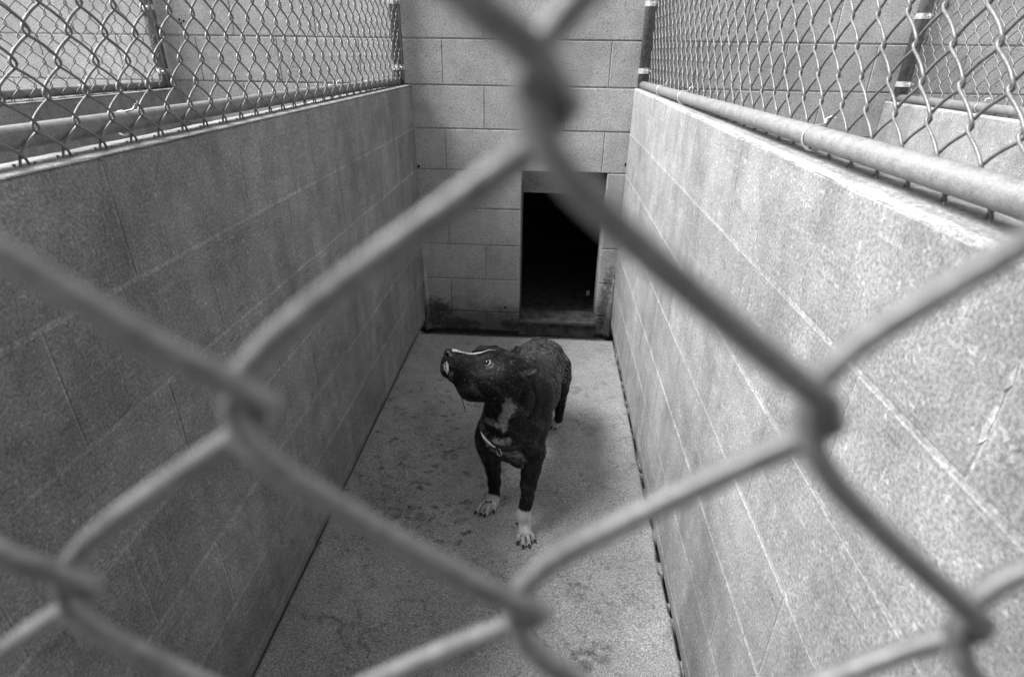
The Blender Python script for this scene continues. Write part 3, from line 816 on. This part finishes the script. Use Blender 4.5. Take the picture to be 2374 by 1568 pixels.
for ax in range(3):
    o1, o2 = [(1, 2), (2, 0), (0, 1)][ax]
    sl0 = [slice(1, -1)]*3; sl0[ax] = slice(0, -1); sl1 = list(sl0); sl1[ax] = slice(1, None)
    A0 = S[tuple(sl0)]; A1 = S[tuple(sl1)]; ch = np.argwhere(A0 != A1); off = np.array([1, 1, 1]); off[ax] = 0; ch = ch + off
    inside = S[ch[:, 0], ch[:, 1], ch[:, 2]]
    def cid(d1, d2):
        q_ = ch.copy(); q_[:, o1] += d1; q_[:, o2] += d2; return ids[q_[:, 0], q_[:, 1], q_[:, 2]]
    q4 = np.stack([cid(-1, -1), cid(0, -1), cid(0, 0), cid(-1, 0)], 1)
    q4[~inside] = q4[~inside][:, ::-1]; quads.append(q4)
QD = np.concatenate(quads); QD = QD[(QD >= 0).all(1)]
# relax the grid terraces a little
E2 = np.concatenate([QD[:, [0, 1]], QD[:, [1, 2]], QD[:, [2, 3]], QD[:, [3, 0]]])
def relax(P, lam):
    s_ = np.zeros_like(P); n_ = np.zeros(len(P))
    for k in range(3):
        s_[:, k] = np.bincount(E2[:, 0], P[E2[:, 1], k], len(P)) + np.bincount(E2[:, 1], P[E2[:, 0], k], len(P))
    n_ = np.bincount(E2[:, 0], minlength=len(P)) + np.bincount(E2[:, 1], minlength=len(P))
    return P + lam*(s_/n_[:, None] - P)
for _ in range(3): DV = relax(DV, .5); DV = relax(DV, -.48)
print('dog verts', len(DV))

# coat: 0 black .. 1 white, written where the animal itself has the marking
white = np.zeros(len(DV)); dark = np.zeros(len(DV))
def spot(c, r, amt=1., soft=.35, arr=None, A=None, R3=None):
    arr = white if arr is None else arr
    q_ = DV - np.array(c)
    if A is not None:
        q_ = np.stack([q_@A[0]/R3[0], q_@A[1]/R3[1], q_@A[2]/R3[2]], 1); d = np.sqrt((q_**2).sum(1))
    else: d = np.sqrt((q_**2).sum(1))/r
    np.maximum(arr, amt*np.clip((1 + soft - d)/(2*soft), 0, 1), out=arr)
# socks
spot(baseR + [0, -.01, -.035], .062, 1, .10); spot(Y(q6(846, 1110), -1.668), .034, 1, .18)
spot(np.mean(tR, 0), .06, 1, .1)
spot(np.mean(tL, 0) + [.012, .01, .0], .058, .95, .12)
spot(np.mean(tH, 0) + [0, .02, .01], .045, .8, .12); spot([.58, -1.25, .01], .05, .5, .2)
# blaze along the bridge of the nose up to the forehead
pl = [(360, 190), (450, 205), (560, 215), (680, 250), (780, 275), (870, 285), (960, 270), (1060, 245), (1160, 215), (1270, 195), (1350, 186)]
for (a0, b0), (a1, b1) in zip(pl, pl[1:]):
    for u in (0, .5):
        X_ = a0 + (a1-a0)*u; Y_ = b0 + (b1-b0)*u; wd = .0100 if X_ < 700 else (.0088 if X_ < 1050 else .0070)
        if X_ > 1250: wd *= .75
        spot(H_(X_, Y_ + 18, .004), 0, 1, .12, None, HA, (.012, .0105 if X_ < 700 else (.0115 if X_ < 1250 else .0065), wd + .007))
# chin and lip flash
spot(H_(238, 650, .020), 0, .85, .2, None, HA, (34*HU, 140*HU, .016)); spot(H_(168, 600, .016), 0, .7, .2, None, HA, (14*HU, 100*HU, .012)); spot(H_(225, 520, .02), 0, .7, .2, None, HA, (20*HU, 50*HU, .012))
spot(H_(350, 760, .02), 0, .22, .3, None, HA, (70*HU, 200*HU, .02))
# throat and brisket: strokes of paler hair
def stroke(pa, pb, ya, yb, ra, rb, amt, soft=.5):
    a0 = hit(pa, -1.8, -1.3); b0 = hit(pb, -1.8, -1.3); q_ = CAM - a0; q_ /= np.linalg.norm(q_)
    ab = b0 - a0; W_ = DV - a0; h = np.clip(W_@ab/(ab@ab), 0, 1); dd = W_ - h[:, None]*ab
    al = dd@q_; pe = np.sqrt(np.maximum((dd**2).sum(1) - al**2, 0)); rr = ra + (rb - ra)*h
    vv = amt*np.clip((1 + soft - pe/rr)/(2*soft), 0, 1)*(np.abs(al) < .06)
    np.maximum(white, vv, out=white)
stroke(q5(1180, 1160), q5(1230, 1230), -1.64, -1.64, .020, .020, 0.46)
stroke(q5(1230, 1230), q5(1120, 1370), -1.64, -1.65, .022, .020, 0.50)
stroke(q5(1120, 1370), q5(1140, 1520), -1.65, -1.65, .020, .012, 0.48)
stroke(q5(800, 1190), q5(900, 1390), -1.65, -1.65, .009, .009, 0.30)
stroke(q5(900, 1390), q5(1130, 1510), -1.65, -1.65, .013, .012, 0.43)
stroke(q5(950, 1200), q5(1040, 1380), -1.65, -1.65, .020, .020, 0.19)
stroke(q6(435, 200), q6(470, 280), -1.62, -1.63, .004, .005, 0.35)
stroke(q6(490, 400), q6(590, 370), -1.64, -1.65, .007, .016, 0.53)
stroke(q6(590, 380), q6(690, 360), -1.65, -1.65, .020, .012, 0.46)
stroke(q6(560, 430), q6(680, 470), -1.65, -1.63, .020, .020, 0.42)
stroke(q6(680, 470), q6(800, 560), -1.63, -1.60, .020, .014, 0.37)
stroke(q6(740, 450), q6(850, 540), -1.61, -1.59, .007, .016, 0.46)
stroke(q6(850, 540), q6(835, 630), -1.59, -1.59, .012, .005, 0.39)
spot(H_(1385, 1385, .03), 0, .35, .3, None, HA, (28*HU, 42*HU, .05))
for _ in range(60):
    a0 = H_(np.random.uniform(650, 1900), np.random.uniform(500, 1350), .055); spot(a0, 0, np.random.uniform(.1, .4), .3, None, HA, (np.random.uniform(8, 22)*HU, np.random.uniform(8, 26)*HU, .03))
spot(EYE, .0165, 1, .12, dark)
# bare black skin of nose and lips
spot(H_(268, 300, 0), 0, 1, .06, dark, HA, (128*HU, 152*HU, .03))
for c in gaps:
    dd = np.linalg.norm(DV - c, axis=1); dark = np.maximum(dark, .85*np.clip((.0052 - dd)/.002, 0, 1))
white[dark > .5] = 0
# brindle on the back: stripes across the body, as a mask
brn = np.clip((DV[:, 1] + 1.56)/.18, 0, 1)*np.clip((DV[:, 2] - .20)/.1, 0, 1)
hd = np.linalg.norm(DV - H_(1350, 800, 0), axis=1); brn = brn*np.clip((hd - .12)/.05, 0, 1)
dog = empty('dog', (.66, -1.45, 0)); tag(dog, 'black brindle dog with white blaze and paws looking up to the left', 'dog')
me = np_mesh('body', DV - np.array(dog.location), QD, None or M['floor'])
me.materials.clear()
for nm, ar in (('white', white), ('dark', dark), ('brindle', brn)):
    a_ = me.attributes.new(nm, 'FLOAT', 'POINT'); a_.data.foreach_set('value', ar.astype(np.float32))
b = NB('short coat')
def attr(n_):
    t_ = b.n('ShaderNodeAttribute'); t_.attribute_name = n_; return t_.outputs['Fac']
wn = b.noise(240, 3, .7, scale3=(1, 1, .45)); wn2 = b.noise(60, 3, .6, off=4)
wv = b.n('ShaderNodeTexWave'); mp = b.n('ShaderNodeMapping'); b.l(b.P(), mp.inputs[0]); mp.inputs['Rotation'].default_value = (0, .2, .35)
b.l(mp.outputs[0], wv.inputs['Vector']); wv.bands_direction = 'Y'; wv.inputs['Scale'].default_value = 27; wv.inputs['Distortion'].default_value = 11; wv.inputs['Detail'].default_value = 4; wv.inputs['Detail Scale'].default_value = 2.2
hair = b.ramp(wn, .35, .7, .55, 1.6)
tone = attr('tone'); blk = b.op('ADD', b.op('MULTIPLY', tone, .17), b.op('MULTIPLY', b.mix(b.op('MULTIPLY', attr('brindle'), b.op('MULTIPLY', b.ramp(wv.outputs['Fac'], .45, .85), b.ramp(wn2, .35, .6))), .006, .19), hair))
wm = b.op('SUBTRACT', b.op('MULTIPLY_ADD', attr('white'), 1.5, -.25), b.op('MULTIPLY', b.op('SUBTRACT', b.op('MULTIPLY_ADD', wn2, .7, b.op('MULTIPLY', wn, .5)), .6), 1.9))
wcol = b.op('MULTIPLY', b.ramp(wn2, .3, .7, .55, .75), b.ramp(wn, .3, .7, .8, 1.15))
colr = b.mix(b.ramp(wm, .0, 1.0), blk, wcol)
colr = b.mix(attr('dark'), colr, .018)
M['coat'] = b.out(colr, b.mix(attr('dark'), .48, .30), 0, .20, b.op('ADD', wn, b.op('MULTIPLY', wn2, 1.3)), .0012, .5)
me.materials.append(M['coat'])
body = obj('body', me, dog)
# short hair: one fine blade of coat per sample, lying the way the coat lies
rs = np.random.RandomState(11); NH = 170000
QA = DV[QD]; ar_ = np.linalg.norm(np.cross(QA[:, 2]-QA[:, 0], QA[:, 3]-QA[:, 1]), axis=1)
wgt = ar_*(1 + 2.0*(np.linalg.norm(QA.mean(1) - H_(1200, 800, 0), axis=1) < .15))
fi = rs.choice(len(QD), NH, p=wgt/wgt.sum()); u_ = rs.rand(NH, 1); v_ = rs.rand(NH, 1)
C4 = QA[fi]; pos = (C4[:, 0]*(1-u_) + C4[:, 1]*u_)*(1-v_) + (C4[:, 3]*(1-u_) + C4[:, 2]*u_)*v_
nrm = np.cross(C4[:, 2]-C4[:, 0], C4[:, 3]-C4[:, 1]); nrm /= np.linalg.norm(nrm, axis=1)[:, None] + 1e-12
g_ = np.clip(np.round((pos + nrm*.006 - LO)/VX).astype(int), 0, DN-1); sg = SD[g_[:, 0], g_[:, 1], g_[:, 2]]; nrm[sg < 0] *= -1
hd = np.linalg.norm(pos - H_(1350, 800, 0), axis=1); wh_ = np.clip((.17 - hd)/.05, 0, 1)[:, None]; wl_ = np.clip((.24 - pos[:, 2])/.06, 0, 1)[:, None]
flow = np.array([[.05, .80, -.55]])*(1-wh_)*(1-wl_) + (-e1*.9 - e2*.35)[None]*wh_ + np.array([[0, .1, -1.]])*wl_*(1-wh_)
flow = flow + rs.normal(0, .22, (NH, 3)); flow -= nrm*(flow*nrm).sum(1)[:, None]; flow /= np.linalg.norm(flow, axis=1)[:, None] + 1e-9
side = np.cross(nrm, flow); ln = rs.uniform(.0045, .0085, (NH, 1)); ln[pos[:, 2] < .07] *= .55; ln[wh_[:, 0] > .5] *= .75
at_v = QD[fi, 0]; keep = dark[at_v] < .3; cl_ = smooth_noise(pos[:, 0] + pos[:, 2]*.7, pos[:, 1] + pos[:, 2]*.6, 45, 31); tn = (rs.rand(NH) < (.05 + .35*np.clip((cl_ - .55)*3, 0, 1)))*rs.uniform(.3, 1, NH)
p0 = pos - side*.00060 - nrm*.0003; p1 = pos + side*.00060 - nrm*.0003; p2 = pos + flow*ln + nrm*ln*rs.uniform(.08, .34, (NH, 1))
HV = np.stack([p0, p1, p2], 1)[keep]; nh = len(HV)
hm = np_mesh('coat_hair', HV.reshape(-1, 3) - np.array(dog.location), np.arange(nh*3).reshape(nh, 3), M['floor'], True); hm.materials.clear()
for nm, ar in (('white', white), ('dark', dark), ('brindle', brn)):
    a_ = hm.attributes.new(nm, 'FLOAT', 'POINT'); a_.data.foreach_set('value', np.repeat(ar[at_v][keep], 3).astype(np.float32))
a_ = hm.attributes.new('tone', 'FLOAT', 'POINT'); a_.data.foreach_set('value', np.repeat(tn[keep], 3).astype(np.float32)); hm.materials.append(M['coat']); hair_o = obj('coat_hair', hm, dog); hair_o['kind'] = 'stuff'
def onto(mbx, name, mat, parent, smooth=True):
    o = mbx.build(name, mat, parent, smooth)
    o.location = [-c for c in dog.location] if parent is dog else (0, 0, 0); return o
b = NB('claw'); M['claw'] = b.out(.03, .35, 0, .5)
for a, t in claws:
    q = MB(); a = np.array(a, float); t = np.array(t, float); t[2] = max(t[2], .001)
    mid = (a+t)/2 + [0, 0, .002]; q.tube([a, mid, a + (t-a)*.72], [.0042, .0034, .0014], 7); onto(q, 'claw', M['claw'], dog)
# eyes
def ball(c, r, fwd, name, mat, parent, seg=20):
    v = []; f = []; fw = np.array(fwd)/np.linalg.norm(fwd); sx = np.cross(fw, [0, 0, 1.]); sx /= np.linalg.norm(sx); sy = np.cross(sx, fw)
    for i in range(seg+1):
        th = PI*i/seg
        for k in range(seg): ph = 2*PI*k/seg; v.append(np.array(c) + r*(math.cos(th)*fw + math.sin(th)*(math.cos(ph)*sx + math.sin(ph)*sy)))
    for i in range(seg):
        for k in range(seg): f.append((i*seg+k, (i+1)*seg+k, (i+1)*seg+(k+1) % seg, i*seg+(k+1) % seg))
    q = MB(); q.add(v, f); me_ = q.mesh(name, mat, True)
    a_ = me_.attributes.new('look', 'FLOAT', 'POINT'); a_.data.foreach_set('value', [math.cos(PI*i/seg) for i in range(seg+1) for k in range(seg)])
    o = obj(name, me_, parent, [-c2 for c2 in dog.location]); return o
b = NB('eye'); t_ = b.n('ShaderNodeAttribute'); t_.attribute_name = 'look'
M['eye'] = b.out(b.ramp(t_.outputs['Fac'], .46, .51, .8, .015), .06, 0, .6)
look = e1*.60 + e2*.50 + e3*.62
ball(EYE - e3*.0062, .0105, look, 'eye', M['eye'], dog)
ball(EYE2 + e3*.0055, .0118, e1*.62 + e2*.4 - e3*.7, 'eye', M['eye'], dog)

# collar ----------------------------------------------------------------
ca = Y(q7(860, 420), -1.555)                    # middle of the neck
lowp = Y(q7(690, 615), -1.655)
b = NB('collar'); M['collar'] = b.out(.02, .5, 0, .4); b = NB('painted highlight'); M['highlight'] = b.out(.85, .35, 0, .5); b = NB('steel ring'); M['ring'] = b.out(.55, .25, .8, .5)
def sdf(p):
    g = (np.asarray(p) - LO)/VX; i = np.floor(g).astype(int); i = np.clip(i, 0, DN-2); fr_ = g - i; r_ = 0
    for q_ in cor:
        w_ = np.prod([fr_[k] if q_[k] else 1-fr_[k] for k in range(3)]); r_ += w_*SD[i[0]+q_[0], i[1]+q_[1], i[2]+q_[2]]
    return r_
cn = np.array([.03, -.42, .90]); cn /= np.linalg.norm(cn)
left_end = Y(q7(320, 380), -1.60)
cx = np.array([1., 0, 0]); cx -= cn*(cx@cn); cx /= np.linalg.norm(cx); cy_ = np.cross(cn, cx)
def collar_band(c, half, out_, a0, a1, n, hfun=lambda u: 1, off=0):
    v = []; f = []
    for i in range(n+1):
        u = i/n; a = a0 + (a1-a0)*u; d = math.cos(a)*cx + math.sin(a)*cy_
        for s_ in (-1, 1):
            cc = c + cn*(off + s_*half*hfun(u)); r0 = .03
            while r0 < .15 and sdf(cc + d*r0) < 0: r0 += .0015
            r0 = min(r0, .086)
            v += [cc + d*(r0 + out_), cc + d*(r0 + out_ - .004)]
    for i in range(n):
        A = 4*i; B = 4*(i+1)
        f += [(A, A+2, B+2, B), (A+1, B+1, B+3, A+3), (A, B, B+1, A+1), (A+2, A+3, B+3, B+2)]
    v = np.array(v)
    # smooth along the band
    for _ in range(3):
        w_ = v.copy(); w_[4:-4] = .25*v[:-8] + .5*v[4:-4] + .25*v[8:]; v = w_
    return v, f
cc0 = Y(q7(720, 420), -1.575)
cc0 = cc0 + cn*0
v, f = collar_band(cc0, .0125, .0035, 0, 2*PI, 72); q = MB(); q.add(v, f); collar = onto(q, 'collar', M['collar'], dog)
v, f = collar_band(cc0, .0078, .0048, PI*1.12, PI*1.42, 18, lambda u: max(.06, math.sin(PI*u)), 0); q = MB(); q.add(v, f); q.build('painted_highlight', M['highlight'], collar, True)  # white crescent on the collar: its highlight put into shape and colour
a = 1.47*PI; d = math.cos(a)*cx + math.sin(a)*cy_; r0 = .03
while sdf(cc0 + d*r0) < 0 and r0 < .15: r0 += .0015
rc = cc0 + d*(r0 + .009) - cn*.012; sx_ = np.array([.55, -.6, 0]); sx_ /= np.linalg.norm(sx_)
q = MB(); q.tube([rc + .0125*(math.cos(t)*sx_ + math.sin(t)*np.array([0, 0, 1.])) for t in np.linspace(0, 2*PI, 29)[:-1]], .0016, 7, closed=True)
q.build('collar_ring', M['ring'], collar, True)
q = MB(); q.tube([H_(560, 1160, .01), Y(q5(530, 1110), -1.60), Y(q5(545, 1170), -1.60), Y(q5(562, 1225), -1.60)], [.0016, .0014, .0012, .0018], 6)
onto(q, 'drool_strand', M['claw'], dog)
